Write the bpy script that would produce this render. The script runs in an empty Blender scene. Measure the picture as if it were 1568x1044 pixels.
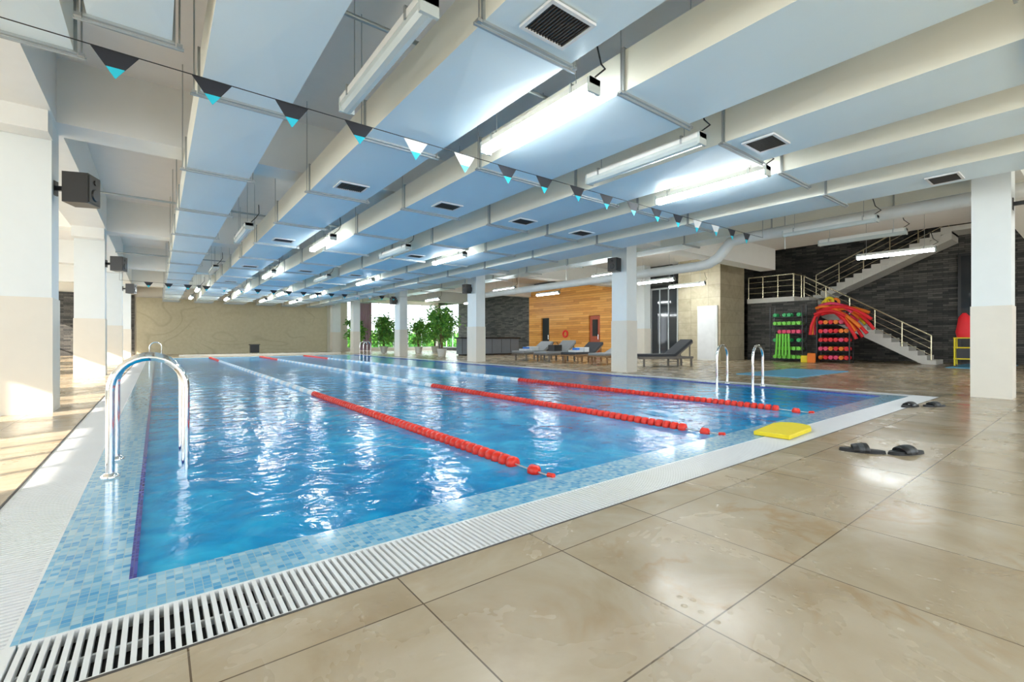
import bpy, math, random
from mathutils import Vector, Matrix
random.seed(7)
scene = bpy.context.scene
scene.view_settings.view_transform = 'Standard'
scene.view_settings.look = 'None'
scene.view_settings.exposure = 0.4

# ------------------------------------------------------------------ node helper
class NT:
    def __init__(s, name):
        s.m = bpy.data.materials.new(name); s.m.use_nodes = True
        s.t = s.m.node_tree; s.n = s.t.nodes; s.l = s.t.links
        s.b = s.n.get('Principled BSDF')
    def node(s, typ, **kw):
        x = s.n.new(typ)
        for k, v in kw.items(): setattr(x, k, v)
        return x
    def put(s, sock, v):
        if isinstance(v, bpy.types.NodeSocket): s.l.new(v, sock)
        else:
            if sock.type == 'RGBA':
                if isinstance(v, (int, float)): v = (v, v, v, 1)
                elif len(v) == 3: v = (*v, 1)
            sock.default_value = v
    def math(s, op, a, b=0.0, c=None, clamp=False):
        x = s.node('ShaderNodeMath', operation=op); x.use_clamp = clamp
        s.put(x.inputs[0], a); s.put(x.inputs[1], b)
        if c is not None: s.put(x.inputs[2], c)
        return x.outputs[0]
    def pos(s):
        return s.node('ShaderNodeNewGeometry').outputs['Position']
    def xyz(s, v):
        x = s.node('ShaderNodeSeparateXYZ'); s.l.new(v, x.inputs[0]); return x.outputs
    def comb(s, a, b, c):
        x = s.node('ShaderNodeCombineXYZ'); s.put(x.inputs[0], a); s.put(x.inputs[1], b); s.put(x.inputs[2], c); return x.outputs[0]
    def mapv(s, v, scale=(1, 1, 1), loc=(0, 0, 0)):
        x = s.node('ShaderNodeMapping'); s.l.new(v, x.inputs['Vector'])
        x.inputs['Scale'].default_value = scale; x.inputs['Location'].default_value = loc
        return x.outputs[0]
    def noise(s, v, scale, detail=3, rough=.5, dist=0):
        x = s.node('ShaderNodeTexNoise'); s.l.new(v, x.inputs['Vector'])
        x.inputs['Scale'].default_value = scale; x.inputs['Detail'].default_value = detail
        x.inputs['Roughness'].default_value = rough; x.inputs['Distortion'].default_value = dist
        return x.outputs['Fac']
    def white(s, v):
        x = s.node('ShaderNodeTexWhiteNoise'); s.l.new(v, x.inputs['Vector']); return x.outputs['Value']
    def ramp(s, f, stops, interp='LINEAR'):
        x = s.node('ShaderNodeValToRGB'); s.l.new(f, x.inputs[0]); cr = x.color_ramp; cr.interpolation = interp
        while len(cr.elements) < len(stops): cr.elements.new(0.5)
        for e, (p, c) in zip(cr.elements, stops):
            e.position = p; e.color = (*c, 1) if len(c) == 3 else c
        return x.outputs[0]
    def rampf(s, f, a, b, lo=0.0, hi=1.0):
        x = s.node('ShaderNodeMapRange'); s.put(x.inputs[0], f)
        x.inputs[1].default_value = a; x.inputs[2].default_value = b; x.inputs[3].default_value = lo; x.inputs[4].default_value = hi
        return x.outputs[0]
    def mix(s, f, a, b, mode='MIX'):
        x = s.node('ShaderNodeMix', data_type='RGBA', blend_type=mode)
        s.put(x.inputs[0], f); s.put(x.inputs[6], a); s.put(x.inputs[7], b); return x.outputs[2]
    def bump(s, h, strength=.3, dist=.01):
        x = s.node('ShaderNodeBump'); s.put(x.inputs['Height'], h)
        x.inputs['Strength'].default_value = strength; x.inputs['Distance'].default_value = dist
        s.l.new(x.outputs[0], s.b.inputs['Normal'])
    def set(s, **kw):
        names = dict(col='Base Color', rough='Roughness', metal='Metallic', ior='IOR', spec='Specular IOR Level',
                     ec='Emission Color', es='Emission Strength', coat='Coat Weight', coatr='Coat Roughness', alpha='Alpha', trans='Transmission Weight')
        for k, v in kw.items(): s.put(s.b.inputs[names[k]], v)

def simple(name, col, rough=.5, metal=0., var=.08, scale=4, bump=0, bs=60, **kw):
    t = NT(name); p = t.pos()
    f = t.noise(p, scale)
    a = tuple(max(0, c*(1-var)) for c in col); b = tuple(min(1, c*(1+var)) for c in col)
    t.set(col=t.mix(f, a, b), rough=rough, metal=metal, **kw)
    if bump: t.bump(t.noise(p, bs), bump, .005)
    return t.m

def grid(t, axes, size, off=(0, 0), grout=.006):
    """returns id vector, grout mask (1=grout), using world position"""
    o = t.xyz(t.pos()); fr = []; ids = []
    for ax, sz, of in zip(axes, size, off):
        q = t.math('DIVIDE', t.math('SUBTRACT', o[ax], of), sz)
        fl = t.math('FLOOR', q); f = t.math('SUBTRACT', q, fl)
        e = t.math('MULTIPLY', t.math('MINIMUM', f, t.math('SUBTRACT', 1.0, f)), sz)
        fr.append(e); ids.append(fl)
    m = t.math('LESS_THAN', t.math('MINIMUM', fr[0], fr[1]), grout/2)
    return t.comb(ids[0], ids[1], 0.0), m

def m_floor():
    t = NT('beige_wet_floor_tile'); idv, g = grid(t, (0, 1), (.72, .72), (1.52, .87), .006)
    w = t.node('ShaderNodeTexWhiteNoise'); t.l.new(idv, w.inputs['Vector'])
    sc = t.node('ShaderNodeVectorMath', operation='SCALE'); t.l.new(w.outputs['Color'], sc.inputs[0]); sc.inputs['Scale'].default_value = 9
    ad = t.node('ShaderNodeVectorMath', operation='ADD'); t.l.new(t.pos(), ad.inputs[0]); t.l.new(sc.outputs[0], ad.inputs[1])
    n1 = t.noise(ad.outputs[0], 1.7, 6, .6, .6)
    n2 = t.noise(ad.outputs[0], 1.1, 5, .55, 1.0)
    n3 = t.noise(ad.outputs[0], 1.6, 3, .5, .5)
    c = t.ramp(n1, [(.28, (.36, .275, .17)), (.45, (.435, .35, .235)), (.6, (.48, .405, .295)), (.8, (.42, .335, .22))])
    v = t.math('MULTIPLY', t.rampf(t.math('ABSOLUTE', t.math('SUBTRACT', n2, .5)), 0, .045, 1, 0), t.rampf(n3, .46, .66, 0, .6))
    c = t.mix(v, c, (.34, .20, .075))
    br = t.rampf(w.outputs['Value'], 0, 1, .93, 1.06)
    c = t.mix(1.0, c, t.comb(br, br, br), 'MULTIPLY')
    wet = t.noise(t.pos(), 1.3, 5, .6, .5)
    wm = t.rampf(wet, .44, .64, 0, 1)
    c = t.mix(t.math('MULTIPLY', wm, .10), c, (.20, .145, .085))
    c = t.mix(g, c, (.12, .085, .05))
    r = t.rampf(wm, 0, 1, .28, .15)
    t.set(col=c, rough=r, ior=1.42)
    vo = t.node('ShaderNodeTexVoronoi'); t.l.new(t.pos(), vo.inputs['Vector']); vo.inputs['Scale'].default_value = 24
    dm = t.math('MULTIPLY', t.rampf(vo.outputs['Distance'], .15, .32, 1, 0), t.rampf(t.noise(t.pos(), 2.2, 2), .51, .58, 0, 1))
    h = t.math('ADD', t.math('MULTIPLY', dm, .4), t.math('MULTIPLY', t.noise(t.pos(), 6, 3), .3))
    h = t.math('SUBTRACT', h, t.math('MULTIPLY', g, .8))
    t.bump(h, .35, .008)
    return t.m

def m_mosaic(name, stops, size=.03, axes=(0, 1), grout=(.35, .52, .60), gw=.003):
    t = NT(name); idv, g = grid(t, axes, (size, size), (.0, .0), gw)
    w = t.white(idv); c = t.ramp(w, stops, 'CONSTANT')
    c = t.mix(g, c, grout)
    t.set(col=c, rough=.12); t.bump(t.math('SUBTRACT', 1.0, g), .3, .002)
    return t.m

def m_water():
    t = NT('pool_water'); p = t.pos()
    big = t.noise(t.mapv(p, (1, .6, 1)), .8, 3, .5, .6)
    mid = t.noise(p, 3.2, 2, .5, 1.0)
    f = t.math('ADD', t.math('MULTIPLY', big, .55), t.math('MULTIPLY', mid, .45))
    c = t.ramp(f, [(.34, (.000, .165, .42)), (.5, (.001, .28, .60)), (.64, (.02, .45, .76))])  # paler blue patches paint caustic light into the water colour
    t.set(col=c, rough=.13, ior=1.25)
    h = t.math('ADD', t.noise(p, 3.0, 2, .5, .5), t.math('MULTIPLY', t.noise(p, 9, 2, .5, .8), .3))
    t.bump(h, .26, .06)
    return t.m

def m_stone(name, axes):
    t = NT(name); p = t.pos(); o = t.xyz(p)
    v = t.comb(o[axes[0]], o[axes[1]], 0.0)
    b = t.node('ShaderNodeTexBrick'); t.l.new(v, b.inputs['Vector']); b.offset = .37
    for k, x in (('Scale', 1.), ('Brick Width', .5), ('Row Height', .09), ('Mortar Size', .006), ('Bias', 0.)): b.inputs[k].default_value = x
    b.inputs['Color1'].default_value = (.03, .033, .035, 1); b.inputs['Color2'].default_value = (.16, .155, .14, 1); b.inputs['Mortar'].default_value = (.008, .008, .008, 1)
    n = t.noise(p, 9, 6, .7)
    t.set(col=t.mix(.6, b.outputs['Color'], t.ramp(n, [(.3, (.4, .4, .4)), (.7, (1, .96, .9))]), 'MULTIPLY'), rough=.6)
    t.bump(t.math('ADD', t.math('MULTIPLY', n, .6), t.xyz(b.outputs['Color'])[0]), .9, .05)
    return t.m

def m_wood():
    t = NT('pine_cladding'); p = t.pos(); o = t.xyz(p)
    idz = t.math('FLOOR', t.math('DIVIDE', o[2], .14)); fz = t.math('FRACT', t.math('DIVIDE', o[2], .14))
    w = t.white(t.comb(idz, t.math('FLOOR', t.math('DIVIDE', t.math('ADD', o[1], t.math('MULTIPLY', idz, 1.7)), 2.2)), 0.))
    n = t.noise(t.mapv(p, (1, 1, 18)), 2.0, 5, .6, .4)
    c = t.ramp(t.math('ADD', t.math('MULTIPLY', n, .6), t.math('MULTIPLY', w, .4)), [(.2, (.54, .21, .035)), (.5, (.80, .37, .07)), (.8, (.90, .50, .14))])
    g = t.math('LESS_THAN', fz, .06)
    t.set(col=t.mix(g, c, (.18, .07, .02)), rough=.4); t.bump(t.math('SUBTRACT', 1., g), .5, .01)
    return t.m

def m_relief():
    t = NT('carved_sand_plaster'); p = t.pos()
    f1 = t.noise(t.mapv(p, (.8, 1, 1.5)), .24, 1, .3, 1.2)
    q = t.math('FRACT', t.math('MULTIPLY', f1, 10.0))
    ln = t.rampf(t.math('ABSOLUTE', t.math('SUBTRACT', q, .5)), 0, .12, 1, 0)
    msk = t.rampf(t.noise(p, .3, 1), .42, .56, 0, 1)
    ln = t.math('MULTIPLY', ln, msk)
    n = t.noise(p, 5, 5, .6)
    c = t.mix(n, (.48, .43, .28), (.62, .57, .41))
    c = t.mix(t.math('MULTIPLY', ln, .35), c, (.30, .26, .16))
    t.set(col=c, rough=.75)
    t.bump(t.math('ADD', t.math('MULTIPLY', n, .25), t.math('MULTIPLY', q, t.math('MULTIPLY', msk, .8))), .7, .10)
    return t.m

def m_beigestone():
    t = NT('beige_stone_cladding'); idv, g = grid(t, (1, 2), (.9, .6), (.1, 0), .012)
    n = t.noise(t.pos(), 2.2, 6, .6, .8); w = t.white(idv)
    c = t.ramp(t.math('ADD', t.math('MULTIPLY', n, .7), t.math('MULTIPLY', w, .3)), [(.25, (.36, .30, .19)), (.55, (.52, .46, .32)), (.8, (.60, .55, .42))])
    t.set(col=t.mix(g, c, (.3, .25, .17)), rough=.45); return t.m

M = {}
M['floor'] = m_floor()
M['mosaic'] = m_mosaic('blue_mosaic', [(0, (.18, .45, .67)), (.22, (.25, .52, .71)), (.45, (.13, .40, .65)), (.62, (.32, .57, .72)), (.84, (.08, .33, .61)), (.93, (.40, .62, .73))])
M['indigo'] = m_mosaic('indigo_mosaic', [(0, (.03, .03, .25)), (.5, (.05, .07, .4))], .02, grout=(.1, .1, .3))
M['basin'] = m_mosaic('basin_mosaic', [(0, (.02, .25, .5)), (.5, (.05, .35, .6))], .1)
M['water'] = m_water()
M['stone_x'] = m_stone('dark_slate_wall_x', (1, 2))
M['stone_y'] = m_stone('dark_slate_wall_y', (0, 2))
M['wood'] = m_wood(); M['relief'] = m_relief(); M['beige'] = m_beigestone()
M['white'] = simple('white_paint', (.79, .84, .84), .5, var=.03)
M['cream'] = simple('cream_paint', (.77, .73, .64), .45, var=.04)
M['ceil'] = simple('ceiling_paint', (.86, .84, .81), .7, var=.03)
M['beam'] = simple('beam_paint', (.86, .87, .84), .6, var=.03)
M['ductb'] = simple('duct_panel_water_tint', (.75, .88, .93), .42, var=.03, scale=1.2)  # blue light thrown up by the water, put into the base colour
M['ducts'] = simple('duct_panel_sun_tint', (.86, .86, .76), .42, var=.03, scale=1.2)  # warm window light on the duct sides, put into the base colour
M['flange'] = simple('duct_flange_metal', (.42, .46, .47), .4, .5)
M['steel'] = simple('galvanised_steel', (.5, .52, .52), .35, .8)
M['chrome'] = simple('polished_chrome', (.85, .86, .86), .08, 1., var=.02)
M['brass'] = simple('rail_metal', (.72, .66, .46), .25, .9)
M['black'] = simple('black_plastic', (.015, .016, .017), .35)
M['dark'] = simple('dark_cavity', (.02, .02, .022), .6)
M['rubber'] = simple('dark_gasket', (.06, .055, .05), .6)
M['grate'] = simple('white_grate_plastic', (.80, .82, .83), .3, var=.03)
M['red'] = simple('lane_red', (.78, .03, .012), .3)
M['ropew'] = simple('lane_white', (.85, .88, .90), .3)
M['ropeb'] = simple('lane_pale_blue', (.50, .72, .86), .3)
M['yellow'] = simple('yellow_foam', (.80, .64, .015), .5)
M['turq'] = simple('flag_turquoise', (.02, .55, .70), .6)
M['flagk'] = simple('flag_black', (.02, .022, .03), .7)
M['flagw'] = simple('flag_white', (.72, .75, .76), .7)
M['leaf'] = simple('leaf_green', (.22, .50, .08), .4, var=.6, scale=6)
M['leafd'] = simple('leaf_dark_green', (.08, .28, .05), .4, var=.5, scale=6)
M['bark'] = simple('bark', (.16, .10, .05), .8, var=.3, scale=20)
M['pot'] = simple('pale_pot', (.7, .69, .64), .5)
M['soil'] = simple('soil', (.03, .02, .012), .9)
M['cushion'] = simple('charcoal_fabric', (.05, .055, .065), .8, bump=.3, bs=150)
M['lframe'] = simple('lounger_frame', (.17, .15, .13), .5)
M['teak'] = simple('teak_frame', (.30, .17, .08), .5, var=.3, scale=12)
M['canvas'] = simple('grey_canvas', (.30, .32, .34), .8, bump=.3, bs=150)
M['towel'] = simple('towel_white', (.75, .78, .8), .9, bump=.4, bs=80)
M['greydesk'] = simple('grey_desk', (.20, .24, .28), .4)
M['redwood'] = simple('red_door_wood', (.42, .09, .04), .4, var=.2, scale=8)
M['orange'] = simple('orange_foam', (.90, .22, .02), .6)
M['redfoam'] = simple('red_foam', (.80, .02, .03), .6)
M['lime'] = simple('lime_plastic', (.20, .70, .06), .4)
M['green'] = simple('green_plastic', (.02, .45, .12), .4)
M['pink'] = simple('pink_plastic', (.80, .05, .15), .4)
M['blue'] = simple('blue_plastic', (.03, .2, .7), .4)
M['bluemat'] = simple('blue_mat', (.12, .42, .66), .4)
M['concrete'] = simple('stair_concrete', (.70, .69, .64), .6)
M['curtain'] = simple('mauve_curtain', (.42, .28, .36), .85)
M['frame'] = simple('window_frame', (.75, .76, .76), .4)
M['pipe'] = simple('white_pipe', (.78, .79, .76), .4)
M['sandal'] = simple('black_rubber', (.012, .013, .015), .5, var=.4, scale=50)
M['sandal2'] = simple('grey_print_rubber', (.05, .055, .06), .45, var=.95, scale=60)
M['glassd'] = simple('dark_glass', (.03, .035, .04), .05)
M['lensoff'] = simple('frosted_lens_unlit', (.55, .61, .60), .15)
def emis(name, col, s):
    t = NT(name); t.set(col=(.9, .9, .9), ec=(*col, 1), es=s, rough=.4); return t.m
M['lens'] = emis('lit_fluorescent_lens', (.93, .99, 1.), 40)

# ------------------------------------------------------------------ mesh builder
class MB:
    def __init__(s): s.v = []; s.f = []; s.mi = []; s.m = []; s.sm = []
    def mid(s, k):
        m = M[k]
        if m not in s.m: s.m.append(m)
        return s.m.index(m)
    def add(s, vs, fs, mat, smooth=False):
        o = len(s.v); s.v += [tuple(x) for x in vs]; i = s.mid(mat) if isinstance(mat, str) else None
        for n, f in enumerate(fs):
            s.f.append([o+a for a in f]); s.mi.append(i if i is not None else s.mid(mat[n])); s.sm.append(smooth)
    def box(s, x0, x1, y0, y1, z0, z1, mat, rz=0, T=None):
        vs = [Vector((x, y, z)) for z in (z0, z1) for x, y in ((x0, y0), (x1, y0), (x1, y1), (x0, y1))]
        if rz:
            c = Vector(((x0+x1)/2, (y0+y1)/2, 0)); R = Matrix.Rotation(rz, 3, 'Z'); vs = [R @ (v-c)+c for v in vs]
        if T is not None: vs = [T @ v for v in vs]
        s.add(vs, [(3, 2, 1, 0), (4, 5, 6, 7), (0, 1, 5, 4), (1, 2, 6, 5), (2, 3, 7, 6), (3, 0, 4, 7)], mat)
    def tube(s, pts, r, mat, seg=12, cap=True, closed=False):
        pts = [Vector(p) for p in pts]; n = len(pts); rs = r if isinstance(r, list) else [r]*n
        vs = []; up = None
        for i, p in enumerate(pts):
            a = pts[max(i-1, 0)]; b = pts[min(i+1, n-1)]; d = (b-a)
            d = d.normalized() if d.length > 1e-9 else Vector((0, 0, 1))
            if up is None:
                up = Vector((0, 0, 1)) if abs(d.z) < .9 else Vector((1, 0, 0))
            u = (up-d*up.dot(d)); u.normalize(); w = d.cross(u); up = u
            for k in range(seg):
                an = 2*math.pi*k/seg; vs.append(p+(u*math.cos(an)+w*math.sin(an))*rs[i])
        fs = [(i*seg+k, i*seg+(k+1) % seg, (i+1)*seg+(k+1) % seg, (i+1)*seg+k) for i in range(n-1) for k in range(seg)]
        s.add(vs, fs, mat, True)
        if cap:
            s.add(vs[:seg], [tuple(range(seg))[::-1]], mat); s.add(vs[-seg:], [tuple(range(seg))], mat)
    def cyl(s, p0, p1, r, mat, seg=12): s.tube([p0, p1], r, mat, seg)
    def prism(s, outline, z0, z1, mat, T=None, topmat=None):
        n = len(outline); vs = [Vector((x, y, z0)) for x, y in outline]+[Vector((x, y, z1)) for x, y in outline]
        if T is not None: vs = [T @ v for v in vs]
        fs = [tuple(range(n))[::-1], tuple(range(n, 2*n))]+[(i, (i+1) % n, n+(i+1) % n, n+i) for i in range(n)]
        s.add(vs, fs, [mat, topmat or mat]+[mat]*n)
    def build(s, name, bevel=0, loc=None):
        me = bpy.data.meshes.new(name); me.from_pydata(s.v, [], s.f)
        for m in s.m: me.materials.append(m)
        me.polygons.foreach_set('material_index', s.mi); me.polygons.foreach_set('use_smooth', s.sm)
        me.update(); o = bpy.data.objects.new(name, me); scene.collection.objects.link(o)
        xs = [v[0] for v in s.v]; ys = [v[1] for v in s.v]; zs = [v[2] for v in s.v]
        c = Vector(((min(xs)+max(xs))/2, (min(ys)+max(ys))/2, min(zs)))
        me.transform(Matrix.Translation(-c)); o.location = c
        if bevel:
            b = o.modifiers.new('bevel', 'BEVEL'); b.width = bevel; b.segments = 2; b.limit_method = 'ANGLE'
        return o

def TR(x, y, z, rz=0): return Matrix.Translation((x, y, z)) @ Matrix.Rotation(rz, 4, 'Z')

# ------------------------------------------------------------------ key dimensions
XL, XR, YN, YF = -.07, 10.15, 2.5, 30.0      # water
MW, GW = .31, .35
mX0, mX1, mY0, mY1 = XL-MW, XR+MW, YN-MW, YF+MW
gX0, gX1, gY0, gY1 = mX0-GW, mX1+GW, mY0-GW, mY1+GW
RX0, RX1, RY0, RY1 = -8., 27., -7., 39.
ZC, ZB = 4.9, 4.0

# floor
b = MB()
b.box(RX0, RX1, RY0, gY0, -.15, 0, 'floor'); b.box(RX0, RX1, gY1, RY1, -.15, 0, 'floor')
b.box(RX0, gX0, gY0, gY1, -.15, 0, 'floor'); b.box(gX1, RX1, gY0, gY1, -.15, 0, 'floor')
b.build('floor')
# basin + mosaic kerb
b = MB()
b.box(XL, XR, YN, YF, -1.75, -1.65, 'basin')
b.box(mX0, XL, mY0, mY1, -1.7, 0, 'mosaic'); b.box(XR, mX1, mY0, mY1, -1.7, 0, 'mosaic')
b.box(XL, XR, mY0, YN, -1.7, 0, 'mosaic'); b.box(XL, XR, YF, mY1, -1.7, 0, 'mosaic')
b.box(XL-.022, XL+.003, YN-.0, YF, -.02, .0015, 'indigo'); b.box(XR-.003, XR+.022, YN, YF, -.02, .0015, 'indigo')
b.build('pool_basin')
b = MB(); b.box(XL+.003, XR-.003, YN, YF, -1.65, -.018, 'water'); b.build('pool_water')
# grates
def grate(name, x0, x1, y0, y1, along):
    b = MB(); b.box(x0, x1, y0, y1, -.12, -.045, 'dark')
    p = .029; w = .0155
    if along == 'x':
        n = int((x1-x0)/p)
        for i in range(n):
            x = x0+i*p+.004; b.box(x, x+w, y0+.012, y1-.012, -.03, -.002, 'grate')
        for y in (y0, y1-.012): b.box(x0, x1, y, y+.012, -.044, -.002, 'grate')
        b.box(x0, x1, (y0+y1)/2-.006, (y0+y1)/2+.006, -.044, -.02, 'grate')
    else:
        n = int((y1-y0)/p)
        for i in range(n):
            y = y0+i*p+.004; b.box(x0+.012, x1-.012, y, y+w, -.03, -.002, 'grate')
        for x in (x0, x1-.012): b.box(x, x+.012, y0, y1, -.044, -.002, 'grate')
        b.box((x0+x1)/2-.006, (x0+x1)/2+.006, y0, y1, -.044, -.02, 'grate')
    return b.build(name)
grate('overflow_grate', mX0+.02, gX1, gY0, mY0, 'x')
grate('overflow_grate', gX0, mX0, mY0, mY1, 'y')
grate('overflow_grate', mX1, gX1, mY0, mY1, 'y')
grate('overflow_grate', gX0, gX1, mY1, gY1, 'x')
b = MB(); b.box(gX0, mX0+.015, gY0, mY0-.002, -.12, .0, 'grate'); b.box(gX0+.03, mX0-.02, gY0+.03, mY0-.03, -.001, .004, 'grate'); b.build('grate_corner_cover', .004)
b = MB()
b.box(gX0-.012, gX0, gY0-.012, gY1+.012, -.05, .004, 'rubber'); b.box(gX0, gX1+.012, gY0-.012, gY0, -.05, .0015, 'rubber')
b.box(gX1, gX1+.012, gY0, gY1+.012, -.05, .002, 'rubber'); b.build('trim_pool_edge')

# lane ropes
def rope(x):
    b = MB(); y = YN+.12; i = 0
    b.tube([(x, YN+.01, .0), (x, y+.02, 0), (x, YF-.02, -.005)], .008, 'steel', 6)
    b.cyl((x, YN-.03, .012), (x, YN+.03, .005), .018, 'red', 8)
    b.tube([(x, y+.02, 0), (x, y+.04, 0), (x, y+.10, 0), (x, y+.12, 0)], [.02, .045, .045, .02], 'red', 12)
    y += .30
    while y < YF-.25:
        far = (y > YF-5.2); near = y < 8.9
        m = 'red' if (near or far) else ('ropew' if (i//3) % 2 == 0 else 'ropeb')
        b.tube([(x, y, 0), (x, y+.012, 0), (x, y+.066, 0), (x, y+.078, 0)], [.026, .056, .056, .026], m, 12, cap=True)
        y += .1; i += 1
    b.build('lane_rope')
for x in (2.28, 4.70, 7.06): rope(x)

# ladders
def ladder(side, y0, dy=.62):
    b = MB(); sg = 1 if side == 'L' else -1; e = XL if side == 'L' else XR
    for y in (y0, y0+dy):
        xa = e-.2*sg; xb = e+.25*sg; c = (xa+xb)/2; R = abs(xb-xa)/2
        pts = [(xa, y, 0), (xa, y, .25), (xa, y, .5), (xa, y, .62)]
        for k in range(1, 16):
            a = math.pi*k/16; pts.append((c-sg*R*math.cos(a), y, .62+.245*math.sin(a)))
        pts += [(xb, y, .62), (xb, y, .4), (xb, y, 0), (xb, y, -1.1)]
        b.tube(pts, .027, 'chrome', 16)
        b.tube([(xa, y, .0), (xa, y, .012), (xa, y, .03)], [.055, .055, .03], 'chrome', 16)
    for z in (-.3, -.6, -.9):
        b.box(xb-.04, xb+.04, y0, y0+dy, z-.015, z+.015, 'chrome')
    b.build('pool_ladder')
ladder('L', 4.45); ladder('R', 4.6, .78); ladder('L', 27.6); ladder('R', 27.6)

# columns
def column(x0, x1, y0, y1, zt=ZC):
    b = MB(); b.box(x0, x1, y0, y1, 0, 1.57, 'cream'); b.box(x0+.012, x1-.012, y0+.012, y1-.012, 1.57, zt, 'white'); b.build('column')
for y, l in ((1.02, .5), (8.95, .6), (17.25, .75), (25.4, .75), (33.4, .7)): column(11.25, 11.75, y, y+l, ZB)
column(10.95, 11.6, 37.4, 38.0, ZB)
for y in (1.0, 8.85, 17.0, 25., 33.): column(-1.78, -1.13, y, y+.6, ZB)
column(20.3, 20.85, 15.0, 15.6); column(20.3, 20.85, 31, 31.6)

# beams
for y in (-7., 1.0, 8.9, 17.0, 25., 33.):
    b = MB(); b.box(RX0, 21.2, y, y+.62, ZB, ZC, 'beam'); b.build('ceiling_beam')
for x in (-1.8, 11.2):
    for y in (-6.38, 1.62, 9.52, 17.62, 25.62, 33.62):
        ye = {-6.38: 1.0, 1.62: 8.9, 9.52: 17., 17.62: 25., 25.62: 33., 33.62: 39.}[y]
        b = MB(); b.box(x, x+.7, y, ye, ZB, ZC, 'beam'); b.build('ceiling_beam')
b = MB()
for y in (1.0, 8.85, 17.0, 25.):
    b.box(-1.78, -1.13, y-.35, y, ZB-.28, ZB, 'beam')
b.build('column_haunches')

# ceiling
b = MB(); b.box(RX0, 21.5, RY0, RY1, ZC, ZC+.2, 'ceil'); b.box(21.3, 21.5, RY0, 14., ZC+.2, 7.2, 'ceil')
b.box(21.5, RX1, RY0, 14., 7.2, 7.4, 'ceil'); b.build('ceiling')

# walls
def wall_cells(name, axis, c0, c1, a0, a1, z0, z1, ops, mat):
    A = sorted({a0, a1, *[o[0] for o in ops], *[o[1] for o in ops]}); Z = sorted({z0, z1, *[o[2] for o in ops], *[o[3] for o in ops]})
    b = MB()
    for p, q in zip(A, A[1:]):
        for r, s_ in zip(Z, Z[1:]):
            mx, mz = (p+q)/2, (r+s_)/2
            if any(o[0] < mx < o[1] and o[2] < mz < o[3] for o in ops): continue
            if axis == 'x': b.box(c0, c1, p, q, r, s_, mat)
            else: b.box(p, q, c0, c1, r, s_, mat)
    return b.build(name)
def window(n, axis, c, a0, a1, z0, z1, nv, nh, w=.06):
    b = MB()
    def bx(p, q, r, s_):
        if axis == 'x': b.box(c-.04, c+.04, p, q, r, s_, 'frame')
        else: b.box(p, q, c-.04, c+.04, r, s_, 'frame')
    for i in range(nv+1):
        a = a0+(a1-a0-w)*i/nv; bx(a, a+w, z0, z1)
    for i in range(nh+1):
        z = z0+(z1-z0-w)*i/nh
        for k in range(nv):
            p = a0+(a1-a0-w)*k/nv+w; q = a0+(a1-a0-w)*(k+1)/nv; bx(p, q, z, z+w)
    b.build('window_%d' % n)
lops = [(-5.5, -.5, .5, 3.8), (.9, 3.6, .5, 3.8), (5, 8, .5, 3.8), (10, 15.5, .5, 3.8), (18, 23.5, .5, 3.8), (26, 31.5, .5, 3.8), (33.5, 38, .5, 3.8)]
wall_cells('wall_left', 'x', RX0-.2, RX0, RY0, RY1, 0, ZC, lops, 'white')
wi = 1
for o in lops: window(wi, 'x', RX0-.1, *o, 4, 2); wi += 1
fops = [(12.6, 20.9, .25, 4.2)]
wall_cells('wall_far', 'y', RY1, RY1+.2, RX0, 21.2, 0, ZC, fops, 'cream')
window(wi, 'y', RY1+.1, 12.6, 20.9, .25, 4.2, 6, 3); wi += 1
bops = [(-6.5, -.5, .4, 3.9), (1, 9.5, .4, 3.9), (12.5, 20, .4, 3.9)]  # unseen windows, put in the back wall to let in soft fill
wall_cells('wall_back', 'y', RY0-.2, RY0, RX0, RX1, 0, 7.2, bops, 'white')
for o in bops: window(wi, 'y', RY0-.1, *o, 5, 2); wi += 1
b = MB(); b.box(-1.05, 10.95, RY1-.15, RY1-.01, 0, 3.75, 'relief'); b.build('carved_wall_panel')
b = MB(); b.box(-8, -1.15, RY1-.12, RY1-.01, 0, 3.9, 'stone_y'); b.build('slate_wall_panel')
wall_cells('wall_right', 'x', RX1, RX1+.2, RY0, 14, 0, 7.2, [], 'stone_x')
rops = [(35.4, 38.8, .25, 4.2)]
wall_cells('wall_rear_right', 'x', 21.2, 21.4, 14, RY1+.2, 0, ZC, rops, 'stone_x'); window(wi, 'x', 21.3, *rops[0], 3, 3); wi += 1
b = MB(); b.box(21.4, 27.2, 13.8, 14., 0, 7.2, 'stone_y'); b.build('wall_stair_end')
# wood clad sauna block
wall_cells('sauna_wood_wall', 'x', 20.9, 21.19, 17.6, 25.2, 0, 4.75, [(18.6, 19.5, 0, 2.45), (23.1, 23.9, 0, 2.45)], 'wood')
b = MB(); b.box(20.98, 21.06, 18.62, 19.48, 0.01, 2.43, 'redwood'); b.box(20.95, 20.98, 18.85, 19.25, 1.2, 2.2, 'glassd'); b.cyl((20.9, 18.75, 1.0), (20.9, 18.75, 1.3), .02, 'chrome')
b.box(20.9, 20.98, 18.745, 18.755, 1.05, 1.07, 'chrome'); b.build('door_1')
b = MB(); b.box(21.0, 21.08, 23.12, 23.88, 0.01, 2.43, 'glassd'); b.cyl((20.95, 23.25, 1.0), (20.95, 23.25, 1.3), .02, 'chrome'); b.box(20.95, 21.0, 23.24, 23.26, 1.1, 1.12, 'chrome'); b.build('door_2')
b = MB(); pts = [(20.85, 21.5+.2*math.cos(a), 1.35+.2*math.sin(a)) for a in [2*math.pi*k/20 for k in range(21)]]
b.tube(pts, .05, 'redfoam', 10, cap=False); b.build('lifebuoy')
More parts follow.
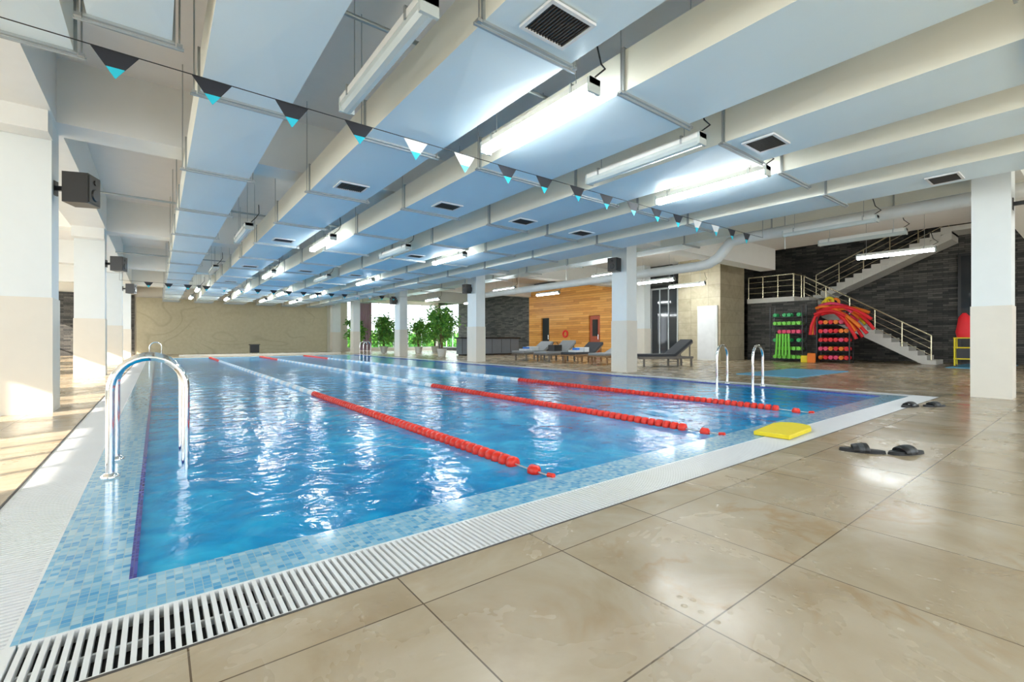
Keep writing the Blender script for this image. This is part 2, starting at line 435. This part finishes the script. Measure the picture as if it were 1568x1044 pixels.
b = MB(); b.box(20.9, 20.96, 13.45, 15.0, 0, 3.6, 'glassd')
for y in (13.4, 13.92, 14.44, 14.95): b.box(20.86, 20.99, y, y+.05, 0, 3.65, 'steel')
b.box(20.86, 20.99, 13.4, 15.0, 3.6, 3.68, 'steel'); b.build('glass_partition')
b = MB(); b.box(20.9, 23.2, 11.2, 13.4, 0, 4.9, 'beige'); b.build('wall_beige_block')
b = MB(); b.box(20.8, 20.88, 11.3, 12.3, 0, 2.6, 'pipe'); b.box(20.78, 20.80, 11.38, 12.22, .08, 2.5, 'frame'); b.build('door_3')

# stairs
def flight(x0, x1, ya, za, yb, zb, n):
    b = MB(); dy = (yb-ya)/n; dz = (zb-za)/n
    for i in range(n):
        y0 = ya+dy*i; y1 = y0+dy
        b.box(x0, x1, min(y0, y1), max(y0, y1), max(za+dz*(i)-.12, za), za+dz*(i+1), 'concrete')
    s = 1 if yb > ya else -1
    t = .25
    vs = [];
    for x in (x0+.03, x1-.03):
        vs += [(x, ya+s*.1, za-.0), (x, yb, zb-dz-.0), (x, yb, zb-dz-t-.1), (x, ya+s*.42, za)]
    b.add(vs, [(0, 1, 2, 3), (7, 6, 5, 4), (0, 4, 5, 1), (3, 2, 6, 7), (1, 5, 6, 2), (0, 3, 7, 4)], 'concrete')
    return b
fl = flight(24.3, 25.5, 4.24, 0, 9., 3.0, 17); fl.build('staircase_lower_flight')
fl = flight(25.6, 26.95, 9., 3.0, 4., 5.6, 15); fl.box(25.6, 26.95, -3, 4., 5.4, 5.6, 'concrete'); fl.build('staircase_upper_flight')
b = MB(); b.box(23.4, 26.95, 9.0, 11.15, 2.78, 3.0, 'concrete'); b.build('stair_landing')
b = MB(); b.box(23.45, 23.6, 8.1, 11.15, 0, 2.78, 'stone_x'); b.box(23.6, 24.3, 9.02, 9.14, 0, 2.77, 'stone_y'); b.build('under_stair_wall')
def railing(name, p0, p1, n, h=1.05, mids=3, mat='brass'):
    b = MB(); p0 = Vector(p0); p1 = Vector(p1)
    for i in range(n+1):
        p = p0.lerp(p1, i/n); b.cyl(p, p+Vector((0, 0, h)), .028, mat, 8)
    up = Vector((0, 0, 1))
    b.tube([p0+up*h, p0.lerp(p1, .5)+up*h, p1+up*h], .034, mat, 8)
    for k in range(1, mids+1):
        q = up*h*k/(mids+1); b.tube([p0+q, p1+q], .014, mat, 6)
    b.build(name)
railing('stair_railing', (24.38, 4.4, .1), (24.38, 8.95, 2.95), 5)
railing('stair_railing', (25.7, 8.9, 3.1), (25.7, 4.1, 5.5), 5)
railing('landing_railing', (23.45, 9.05, 3.0), (23.45, 11.1, 3.0), 3)
railing('landing_railing', (23.5, 9.05, 3.0), (24.35, 9.05, 3.0), 1)
b = MB(); b.box(26.85, 26.99, 2.4, 4.0, 0, 4.6, 'black'); b.box(26.82, 26.85, 2.5, 3.9, .05, 4.5, 'glassd'); b.build('door_4')

# ducts
J = 2.55
def duct(x0, x1, y0=-6.6, y1=37., z0=3.45, z1=3.86, y_off=.4):
    b = MB(); js = []; y = y_off
    while y > y0: y -= J
    js = [y0]; y += J
    while y < y1:
        if y-js[-1] > .3 and y1-y > .3: js.append(y)
        y += J
    js.append(y1)
    for a, c in zip(js, js[1:]):
        m = (a+c)/2; xm = (x0+x1)/2
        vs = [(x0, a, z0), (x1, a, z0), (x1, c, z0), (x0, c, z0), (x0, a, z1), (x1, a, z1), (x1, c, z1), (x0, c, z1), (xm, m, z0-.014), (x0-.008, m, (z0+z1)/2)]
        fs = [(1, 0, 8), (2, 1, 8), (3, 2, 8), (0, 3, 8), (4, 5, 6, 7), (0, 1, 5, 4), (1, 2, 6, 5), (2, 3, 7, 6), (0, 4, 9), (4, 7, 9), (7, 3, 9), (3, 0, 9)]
        b.add(vs, fs, ['ductb']*4+['ducts']*8)  # undersides get the painted water tint, other faces the painted window-light tint
        e = .022
        for (p, q, r, s_) in ((x0-e, x1+e, z0-e, z0+.005), (x0-e, x1+e, z1-.005, z1+e), (x0-e, x0+.005, z0, z1), (x1-.005, x1+e, z0, z1)):
            b.box(p, q, c-.014, c+.014, r, s_, 'flange')
        for x in (x0-.05, x1+.05):
            b.cyl((x, c, z0-.03), (x, c, ZC), .007, 'steel', 6)
            b.box(x-.02, x+.02, c-.02, c+.02, z0-.035, z0-.01, 'steel')
        b.box(x0-.08, x1+.08, c+.016, c+.035, z0-.045, z0-.024, 'flange')
    b.build('air_duct')
    return js
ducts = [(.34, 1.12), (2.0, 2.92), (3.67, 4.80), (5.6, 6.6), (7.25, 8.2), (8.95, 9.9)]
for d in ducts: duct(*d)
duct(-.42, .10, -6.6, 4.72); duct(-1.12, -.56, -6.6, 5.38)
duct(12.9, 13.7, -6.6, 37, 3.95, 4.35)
def vent(x, y, w=.46, l=.38, z=3.436):
    b = MB(); z -= .01
    b.box(x-w/2, x+w/2, y-l/2, y-l/2+.03, z-.012, z+.01, 'frame'); b.box(x-w/2, x+w/2, y+l/2-.03, y+l/2, z-.012, z+.01, 'frame')
    b.box(x-w/2, x-w/2+.03, y-l/2+.03, y+l/2-.03, z-.012, z+.01, 'frame'); b.box(x+w/2-.03, x+w/2, y-l/2+.03, y+l/2-.03, z-.012, z+.01, 'frame')
    b.box(x-w/2+.03, x+w/2-.03, y-l/2+.03, y+l/2-.03, z+.004, z+.01, 'dark')
    n = 14
    for i in range(n):
        xx = x-w/2+.035+(w-.08)*i/(n-1); b.box(xx, xx+.009, y-l/2+.03, y+l/2-.03, z-.008, z+.004, 'rubber')
    b.build('air_vent')
for x in (2.46, 5.98):
    for y in (2.62, 7.4, 12.4, 17.5, 22.6): vent(x, y)
for y in (7.4, 17.5): vent(4.2, y)
for y in (7.4, 17.5): vent(7.7, y)
vent(9.43, 1.55)

# light fixtures
def fixture(x, y, on, z=3.38, L=1.85):
    b = MB(); w = .075
    b.box(x-w, x+w, y, y+L, z+.04, z+.10, 'pipe')
    b.box(x-w*.55, x+w*.55, y+.02, y+L-.02, z+.10, z+.125, 'pipe')
    m = 'lens' if on else 'lensoff'
    prof = [(-w*.95, .04), (-w*.9, .0), (-w*.55, -.035), (0, -.045), (w*.55, -.035), (w*.9, 0), (w*.95, .04)]
    vs = [(x+p, y+.03, z+q) for p, q in prof]+[(x+p, y+L-.03, z+q) for p, q in prof]; n = len(prof)
    b.add(vs, [(i, i+1, n+i+1, n+i) for i in range(n-1)]+[tuple(range(n))[::-1], tuple(range(n, 2*n))], m)
    for yy in (y, y+L-.03): b.box(x-w*1.02, x+w*1.02, yy, yy+.03, z-.04, z+.10, 'lensoff')
    for yy in (y+.25, y+L-.25):
        b.cyl((x, yy, z+.12), (x, yy, ZC), .005, 'steel', 6); b.box(x-.085, x+.085, yy-.012, yy+.012, z+.03, z+.13, 'steel')
    b.tube([(x+.03, y+.1, z+.12), (x+.12, y-.02, z+.22), (x+.2, y+.1, z+.35), (x+.2, y+.15, z+.55)], .009, 'black', 6)
    b.build('fluorescent_light_fixture')
rows = [-5., 3.0, 11.2, 18.2, 25.8, 31.]  # first row: unseen lamps added behind the camera for ambient light
for r in rows:
    fixture(1.56, r, r == -5. or r > 20); fixture(3.3, r, True); fixture(5.2, r, r == -5. or r > 20); fixture(6.93, r, True)
for r in (3.0, 11.2, 18.2, 26.):
    fixture(14.2, r, r != 3.0, 3.55); fixture(17.2, r, True, 3.5)
fixture(19.6, 11.2, True, 3.5); fixture(11.98, 3.0, False, 3.5)
fixture(17.2, -5., True, 3.5); fixture(14.2, -5., True, 3.5)  # unseen lamps added behind the camera to raise the ambient level
for r in (11.2, 20.): fixture(-4.6, r, True)  # added lamps, mostly hidden by columns, brightening the left ceiling like sun bounce

# pipes on the right side
b = MB()
b.tube([(10.35, -6, 3.75), (10.35, 30, 3.75)], .09, 'pipe', 14)
b.tube([(12.45, .3, 3.70), (12.45, 6.1, 3.70), (12.5, 6.4, 3.67), (12.55, 6.6, 3.5), (12.58, 6.8, 3.3), (12.62, 7.1, 3.18), (12.66, 7.5, 3.15), (12.66, 20, 3.15)], .14, 'pipe', 16)
for y in (.6, 5, 10, 13, 16, 19): b.cyl((12.45 if y < 6 else 12.66, y, 3.25), (12.45 if y < 6 else 12.66, y, ZC), .01, 'steel', 6)
b.build('ventilation_pipe')
b = MB()
for x in (8.6, 10.6): 
    b.tube([(x, -6, 3.95), (x, 36, 3.95)], .025, 'steel', 8)
for y in (4.2, 12.3, 20.4): b.tube([(-1.1, y, 3.93), (11.2, y, 3.93)], .022, 'flange', 8)
b.build('sprinkler_pipes')

# flag strings
def flags(y, z, x0, x1, fx, n, sp, big=True):
    b = MB(); N = 24
    def zz(x): u = (x-x0)/(x1-x0); return z-.05*4*u*(1-u)
    b.tube([(x0+(x1-x0)*i/N, y, zz(x0+(x1-x0)*i/N)) for i in range(N+1)], .005, 'black', 6)
    for x in (x0, x1):
        b.cyl((x, y, z), (x, y, ZB+.3), .008, 'steel', 6)
    for i in range(n):
        x = fx+sp*i; w = .155; h = .23; t = zz(x); k = .6
        sw = random.uniform(-.03, .03)
        main = 'flagk' if i % 9 not in (4, 5) else 'flagw'
        for s in (0, .006):
            vs = [(x-w, y+s, t), (x+w, y+s, t), (x+w*(1-k), y+s+sw*.5, t-h*k), (x-w*(1-k), y+s+sw*.5, t-h*k), (x, y+s+sw, t-h)]
            b.add(vs, [(0, 1, 2, 3), (3, 2, 4)], [main, 'turq'])
    b.build('backstroke_flag_line')
flags(5.0, 3.38, -1.25, 11.25, -.27, 17, .672)
flags(24.5, 3.40, -1.2, 11.25, -.27, 17, .672)

# speakers
def speaker(x, y, z, rz, s=1.):
    b = MB(); T = TR(x, y, z, rz)
    b.box(-.15*s, .15*s, -.14*s, .14*s, -.2*s, .2*s, 'black', T=T)
    b.box(-.13*s, .13*s, -.15*s, -.14*s, -.18*s, .18*s, 'rubber', T=T)
    for zz, r in ((-.06*s, .085*s), (.11*s, .035*s)):
        c = T @ Vector((0, -.15*s, zz)); d = T @ Vector((0, -.165*s, zz)); b.tube([c, d], [r, r*.85], 'black', 18)
    b.box(-.03, .03, .14*s, .14*s+.16, -.03, .03, 'black', T=T)
    b.box(-.05, .05, .14*s+.14, .14*s+.16, -.1, .1, 'black', T=T)
    b.build('wall_speaker')
speaker(-.85, 8.95, 3.12, math.radians(70), 1.05)
speaker(-.85, 17.1, 3.12, math.radians(70)); speaker(-.85, 25.1, 3.12, math.radians(70))
speaker(11.45, .74, 3.28, 0, 1.0); speaker(10.98, 9.2, 3.25, math.radians(-80)); speaker(10.98, 17.6, 3.25, math.radians(-80)); speaker(10.98, 25.7, 3.25, math.radians(-80))

# kickboard
b = MB(); out = [(-.42, -.17), (.22, -.19), (.34, -.15), (.41, -.06), (.42, .06), (.35, .15), (.23, .19), (-.42, .17)]
b.prism(out, 0, .045, 'yellow', T=TR(5.38, 2.16, .002, math.radians(5))); b.build('kickboard', .008)

# sandals : sole with raised footbed, wide strap band, open toe and heel
def sandal(x, y, rz):
    b = MB(); T = TR(x, y, 0, rz); out = []
    for k in range(32):
        a = 2*math.pi*k/32; px = .17*math.cos(a)
        w = .058+.012*math.cos(a)
        out.append((px, w*math.sin(a)*(1.0 if abs(math.sin(a)) > .5 else 1.05)))
    b.prism(out, 0, .012, 'sandal', T); b.prism([(p*.98, q*.96) for p, q in out], .012, .026, 'sandal', T, 'sandal2')
    b.prism([(p*.93, q*.88) for p, q in out], .026, .028, 'sandal', T)
    n = 14; sta = [-.035, -.03, .0, .04, .075, .08]
    hh = [.058, .064, .066, .058, .046, .041]; ww = [.060, .064, .067, .069, .068, .065]
    vs = []
    for i, sx in enumerate(sta):
        for k in range(n+1):
            a = math.pi*k/n; xo = sx-.012*math.cos(a)**2
            vs.append(T @ Vector((xo, -ww[i]*math.cos(a), .012+hh[i]*max(0, math.sin(a))**.75)))
    fs = [(i*(n+1)+k, i*(n+1)+k+1, (i+1)*(n+1)+k+1, (i+1)*(n+1)+k) for i in range(len(sta)-1) for k in range(n)]
    b.add(vs, fs, ['sandal2' if (j//n) in (2,) else 'sandal' for j in range(len(fs))], True)
    o = b.build('slide_sandal'); so = o.modifiers.new('s', 'SOLIDIFY'); so.thickness = .004
sandal(4.97, 1.36, math.radians(115)); sandal(5.19, 1.10, math.radians(150))
sandal(8.85, 1.83, math.radians(160)); sandal(9.17, 1.62, math.radians(145))

# plants
def plant(x, y, h, r, n, trunk=True, pot=True, mat='leaf', ls=.13):
    b = MB()
    if pot:
        b.tube([(x, y, 0), (x, y, .05), (x, y, .42), (x, y, .46), (x, y, .461)], [.2, .22, .29, .31, .27], 'pot', 20)
        b.tube([(x, y, .40), (x, y, .465)], .26, 'soil', 16)
    for k in range(5):
        a = k*1.3; ex = x+r*.5*math.cos(a); ey = y+r*.5*math.sin(a)
        b.tube([(x+.03*math.cos(a), y+.03*math.sin(a), .4), (x+.1*math.cos(a), y+.1*math.sin(a), h*.45), (ex, ey, h*.85)], [.03, .022, .01], 'bark', 7)
    cl = [(x+random.gauss(0, r*.42), y+random.gauss(0, r*.42), random.uniform(h*.38, h*.95), random.uniform(r*.25, r*.45)) for _ in range(16)]
    for i in range(n):
        cx, cy, cz, cr = random.choice(cl)
        p = Vector((cx+random.gauss(0, cr*.6), cy+random.gauss(0, cr*.6), cz+random.gauss(0, cr*.7)))
        if p.z < .5: p.z = .5+random.random()*.3
        d = Vector((random.gauss(0, 1), random.gauss(0, 1), random.uniform(-1, .4))).normalized(); u = d.cross(Vector((random.random(), random.random(), 1))).normalized()
        L = ls*random.uniform(.7, 1.3); W = L*.24; nn = d.cross(u)
        b.add([p, p+d*L*.45+u*W+nn*.01, p+d*L, p+d*L*.45-u*W+nn*.01], [(0, 1, 2, 3)], mat if random.random() < .65 else 'leafd')
    b.build('potted_ficus' if h > 2.2 else 'potted_shrub')
plant(13.2, 23.9, 3.0, .75, 2600, ls=.2)
plant(13.7, 33.8, 2.7, .9, 2200, ls=.24); plant(15.9, 35.5, 2.1, .6, 1200, ls=.22); plant(17.6, 33.0, 2.8, .7, 1500, ls=.24); plant(12.5, 36.4, 2.5, .6, 1400, ls=.24)
plant(15.2, 31.0, 2.4, .7, 1500, ls=.22)
def hedge(x0, x1, y, h):
    b = MB()
    b.box(x0+.2, x1-.2, y+.35, y+.75, -.3, h*.7, 'leafd')
    for i in range(5000):
        p = Vector((random.uniform(x0, x1), y+random.gauss(.5, .3), random.uniform(0, h)*random.uniform(.7, 1)))
        d = Vector((random.gauss(0, 1), random.gauss(0, 1), random.gauss(0, 1))).normalized(); u = d.cross(Vector((0, .3, 1))).normalized()
        b.add([p, p+d*.2+u*.08, p+d*.4, p+d*.2-u*.08], [(0, 1, 2, 3)], random.choice(['leaf', 'leafd']))
    b.build('garden_hedge')
hedge(10, 30, 43.5, 2.2)
b = MB(); b.box(-60, 60, 39.3, 90, -.35, -.3, 'leafd'); b.box(-60, -8.3, -60, 39.3, -.35, -.3, 'concrete'); b.box(-8.3, 60, -60, -7.3, -.35, -.3, 'concrete'); b.build('ground_outside')
def curtain(x0, x1, y):
    b = MB(); n = 40; vs = []
    for i in range(n+1):
        x = x0+(x1-x0)*i/n; yy = y+.06*math.sin(i*1.25)
        vs += [(x, yy, .08), (x, yy, 4.3)]
    b.add(vs, [(2*i, 2*i+2, 2*i+3, 2*i+1) for i in range(n)], 'curtain', True)
    b.cyl((x0-.1, y, 4.32), (x1+.1, y, 4.32), .03, 'steel', 8); b.build('curtain')
curtain(13.0, 14.6, 38.75)

# reception desk
b = MB(); b.box(14.9, 19.4, 24.5, 25.1, .08, 1.05, 'greydesk'); b.box(14.8, 19.5, 24.4, 25.2, 1.05, 1.13, 'black'); b.box(15, 19.3, 24.58, 25.02, 0, .08, 'black')
for i in range(6): b.box(14.95+i*.75, 14.97+i*.75, 24.488, 24.5, .12, 1.02, 'black')
b.build('reception_desk')

# loungers
def lounger(x, y, rz, item=None, s=1.1, ang=42, fr='lframe', cu='cushion'):
    b = MB(); T = TR(x, y, 0, rz) @ Matrix.Scale(s, 4)
    for px in (-.8, .45, .95):
        for py in (-.3, .3): b.box(px-.03, px+.03, py-.03, py+.03, 0, .32, fr, T=T)
    for py in (-.33, .33): b.box(-1.0, 1.0, py-.025, py+.025, .26, .34, fr, T=T)
    for px in (-.98, 0.35, .97): b.box(px-.025, px+.025, -.33, .33, .28, .33, fr, T=T)
    b.box(-1.0, .35, -.34, .34, .34, .42, cu, T=T)
    A = T @ Matrix.Translation((.35, 0, .34)) @ Matrix.Rotation(-math.radians(ang), 4, 'Y')
    b.box(0, .82, -.34, .34, 0, .09, cu, T=A); b.box(.02, .8, -.33, -.28, -.05, 0, fr, T=A); b.box(.02, .8, .28, .33, -.05, 0, fr, T=A)
    hb = .78*math.sin(math.radians(ang))
    for py in (-.3, .26): b.box(.35+.7*math.cos(math.radians(ang))-.02, .35+.7*math.cos(math.radians(ang))+.02, py, py+.04, .3, .3+hb*.85, fr, T=T)
    if item == 'towel': b.box(-.7, -.25, -.2, .2, .42, .50, 'towel', T=T); b.box(-.55, -.35, -.1, .12, .50, .58, 'blue', T=T); b.box(-.2, .15, -.22, .2, .42, .6, 'towel', T=T)
    if item == 'bag':
        b.prism([(-.28, -.16), (.22, -.18), (.28, 0), (.22, .18), (-.28, .16)], .42, .68, 'black', T=T)
        b.tube([T @ Vector((-.2, 0, .68)), T @ Vector((-.1, 0, .8)), T @ Vector((.1, 0, .8)), T @ Vector((.2, 0, .68))], .015, 'black', 8)
    b.build('sun_lounger', .012)
lounger(14.95, 10.3, math.radians(-25), ang=38)
lounger(14.6, 12.5, math.radians(15), None, ang=16, fr='teak', cu='canvas'); lounger(14.6, 14.0, math.radians(12), 'towel', ang=28, fr='teak', cu='cushion')
lounger(14.5, 15.6, math.radians(10), 'bag', ang=34, fr='lframe', cu='canvas'); lounger(14.5, 17.2, math.radians(10), 'towel', ang=30, fr='lframe', cu='canvas')
for y in (20., 22.5, 25): lounger(-4.2, y, math.radians(160))

# toy racks
def rackframe(b, x, y0, y1, h, depth=.45):
    for yy in (y0, y1):
        for xx in (x, x+depth): b.box(xx-.02, xx+.02, yy-.02, yy+.02, 0, h, 'black')
    n = int(h/.38)
    zs = [.12+i*.38 for i in range(n)]
    for z in zs: b.box(x-.02, x+depth+.02, y0, y1, z-.02, z, 'black')
    return zs
b = MB(); zs = rackframe(b, 22.7, 8.4, 9.75, 2.5)
for z, c in zip(zs, ['lime', 'lime', 'green', 'pink', 'lime', 'green', 'blue']):
    for i in range(6):
        y = 8.55+i*.2
        if random.random() < .15: continue
        b.cyl((22.72, y, z+.09), (22.98, y, z+.09), .025, c, 8)
        b.cyl((22.68, y, z+.09), (22.76, y, z+.09), .085, c, 12); b.cyl((22.94, y, z+.09), (23.02, y, z+.09), .085, c, 12)
for i in range(5): b.cyl((22.6, 8.9+i*.14, .25), (22.66, 8.95+i*.12, 1.25), .05, 'lime', 8)
b.build('aqua_dumbbell_rack')
b = MB(); zs = rackframe(b, 22.9, 6.7, 7.9, 2.05)
for z in zs:
    for i in range(6):
        y = 6.82+i*.19
        b.tube([(22.92, y, z+.1), (23.0, y, z+.1), (23.1, y, z+.1), (23.2, y, z+.1), (23.3, y, z+.1)], [.09, .1, .055, .1, .09], random.choice(['redfoam', 'pink', 'redfoam', 'orange']), 10)
cols = ['redfoam', 'orange', 'redfoam', 'redfoam', 'orange', 'pink', 'redfoam', 'orange', 'redfoam', 'redfoam', 'orange', 'redfoam', 'pink', 'redfoam', 'orange', 'yellow']
for i, c in enumerate(cols):
    x = 22.76+.038*i; r = .065; pts = []; a0 = 7.95-.1*(i % 4); L = 1.15+.08*((i*5) % 8); top = 2.05+.07*((i*7) % 6); dr = .1+.15*((i*3) % 7)
    for k in range(12):
        u = k/11; pts.append((x, a0-L*u, top+.2*math.sin(math.pi*min(1., u*.9+.05))-dr*u*u*1.2))
    b.tube(pts, r, c, 9)
for i in range(4):
    x = 22.85+.1*i; b.tube([(x, 8.15-.05*i, 1.2), (x, 8.1, 1.6), (x, 7.95, 2.0), (x, 7.7, 2.2+.05*i), (x, 7.4, 2.25)], .06, ['redfoam', 'orange', 'pink', 'redfoam'][i], 9)
for i, (yy, zz) in enumerate(((7.5, 2.66), (7.3, 2.6), (7.65, 2.55))):
    b.tube([(23.1+.05*i, yy+.14*math.cos(a), zz+.14*math.sin(a)) for a in [2*math.pi*k/16 for k in range(17)]], .06, ['yellow', 'orange', 'yellow'][i], 9, cap=False)
b.build('pool_noodle_rack')
b = MB()
for i, (c, y) in enumerate((('yellow', 8.15), ('orange', 7.95))):
    b.prism([(-.2, -.15), (.2, -.15), (.22, .15), (-.22, .15)], 0, .3+.1*i, c, T=TR(22.5-.0*i, y+.02, 0, .3*i))
b.build('foam_block_stack', .02)
b = MB(); b.box(13.2, 17.0, 5.0, 6.6, 0, .02, 'bluemat'); b.build('blue_floor_mat')
b = MB(); b.box(22, 26, 2.2, 3.6, 0, .02, 'bluemat'); b.build('blue_floor_mat')
b = MB()
for yy in (3.05, 3.5):
    for xx in (22.9, 23.3): b.cyl((xx, yy, .05), (xx, yy, 1.05), .025, 'yellow', 8)
for z in (.3, .7, 1.05): b.box(22.87, 23.33, 3.02, 3.53, z-.02, z+.02, 'yellow')
b.box(22.9, 23.3, 3.1, 3.45, .32, .66, 'black')
b.tube([(23.1, 3.27, 1.07), (23.1, 3.27, 1.25), (23.1, 3.25, 1.5), (23.1, 3.27, 1.8), (23.1, 3.27, 1.95)], [.2, .24, .22, .16, .05], 'redfoam', 12)
for yy in (3.05, 3.47):
    b.cyl((22.9, yy, .05), (22.95, yy, .05), .05, 'black', 10)
b.build('cleaning_cart')
b = MB(); b.box(5.2, 5.75, 36.8, 37.2, .06, .6, 'black'); b.box(5.15, 5.8, 36.75, 37.25, .6, .66, 'rubber')
for xx in (5.25, 5.7): b.cyl((xx, 36.85, .0), (xx, 36.85, .08), .04, 'steel', 8)
b.build('equipment_box', .01)
b = MB(); b.box(1., 10., 32.2, 32.6, .0, .12, 'cream'); b.build('trim_far_kerb')

# ------------------------------------------------------------------ lights
w = bpy.data.worlds.new('sky'); scene.world = w; w.use_nodes = True
bg = w.node_tree.nodes['Background']
bg.inputs['Color'].default_value = (.86, .93, 1., 1); bg.inputs['Strength'].default_value = 4.0
sun = bpy.data.lights.new('sun', 'SUN'); sun.energy = 12; sun.angle = .01; sun.color = (1., .89, .76)
so = bpy.data.objects.new('sun', sun); scene.collection.objects.link(so); so.location = (-20, -10, 12)
so.rotation_euler = Vector((.80, .38, -.40)).to_track_quat('-Z', 'Y').to_euler()

# ------------------------------------------------------------------ camera
cam = bpy.data.cameras.new('camera'); co = bpy.data.objects.new('camera', cam); scene.collection.objects.link(co)
cam.lens = 36*722/1600; cam.sensor_width = 36; cam.sensor_fit = 'HORIZONTAL'; cam.shift_y = -.0016; cam.clip_start = .02
co.location = (0, 0, 1.0); co.rotation_euler = (math.radians(90), 0, math.radians(-37.55))
scene.camera = co
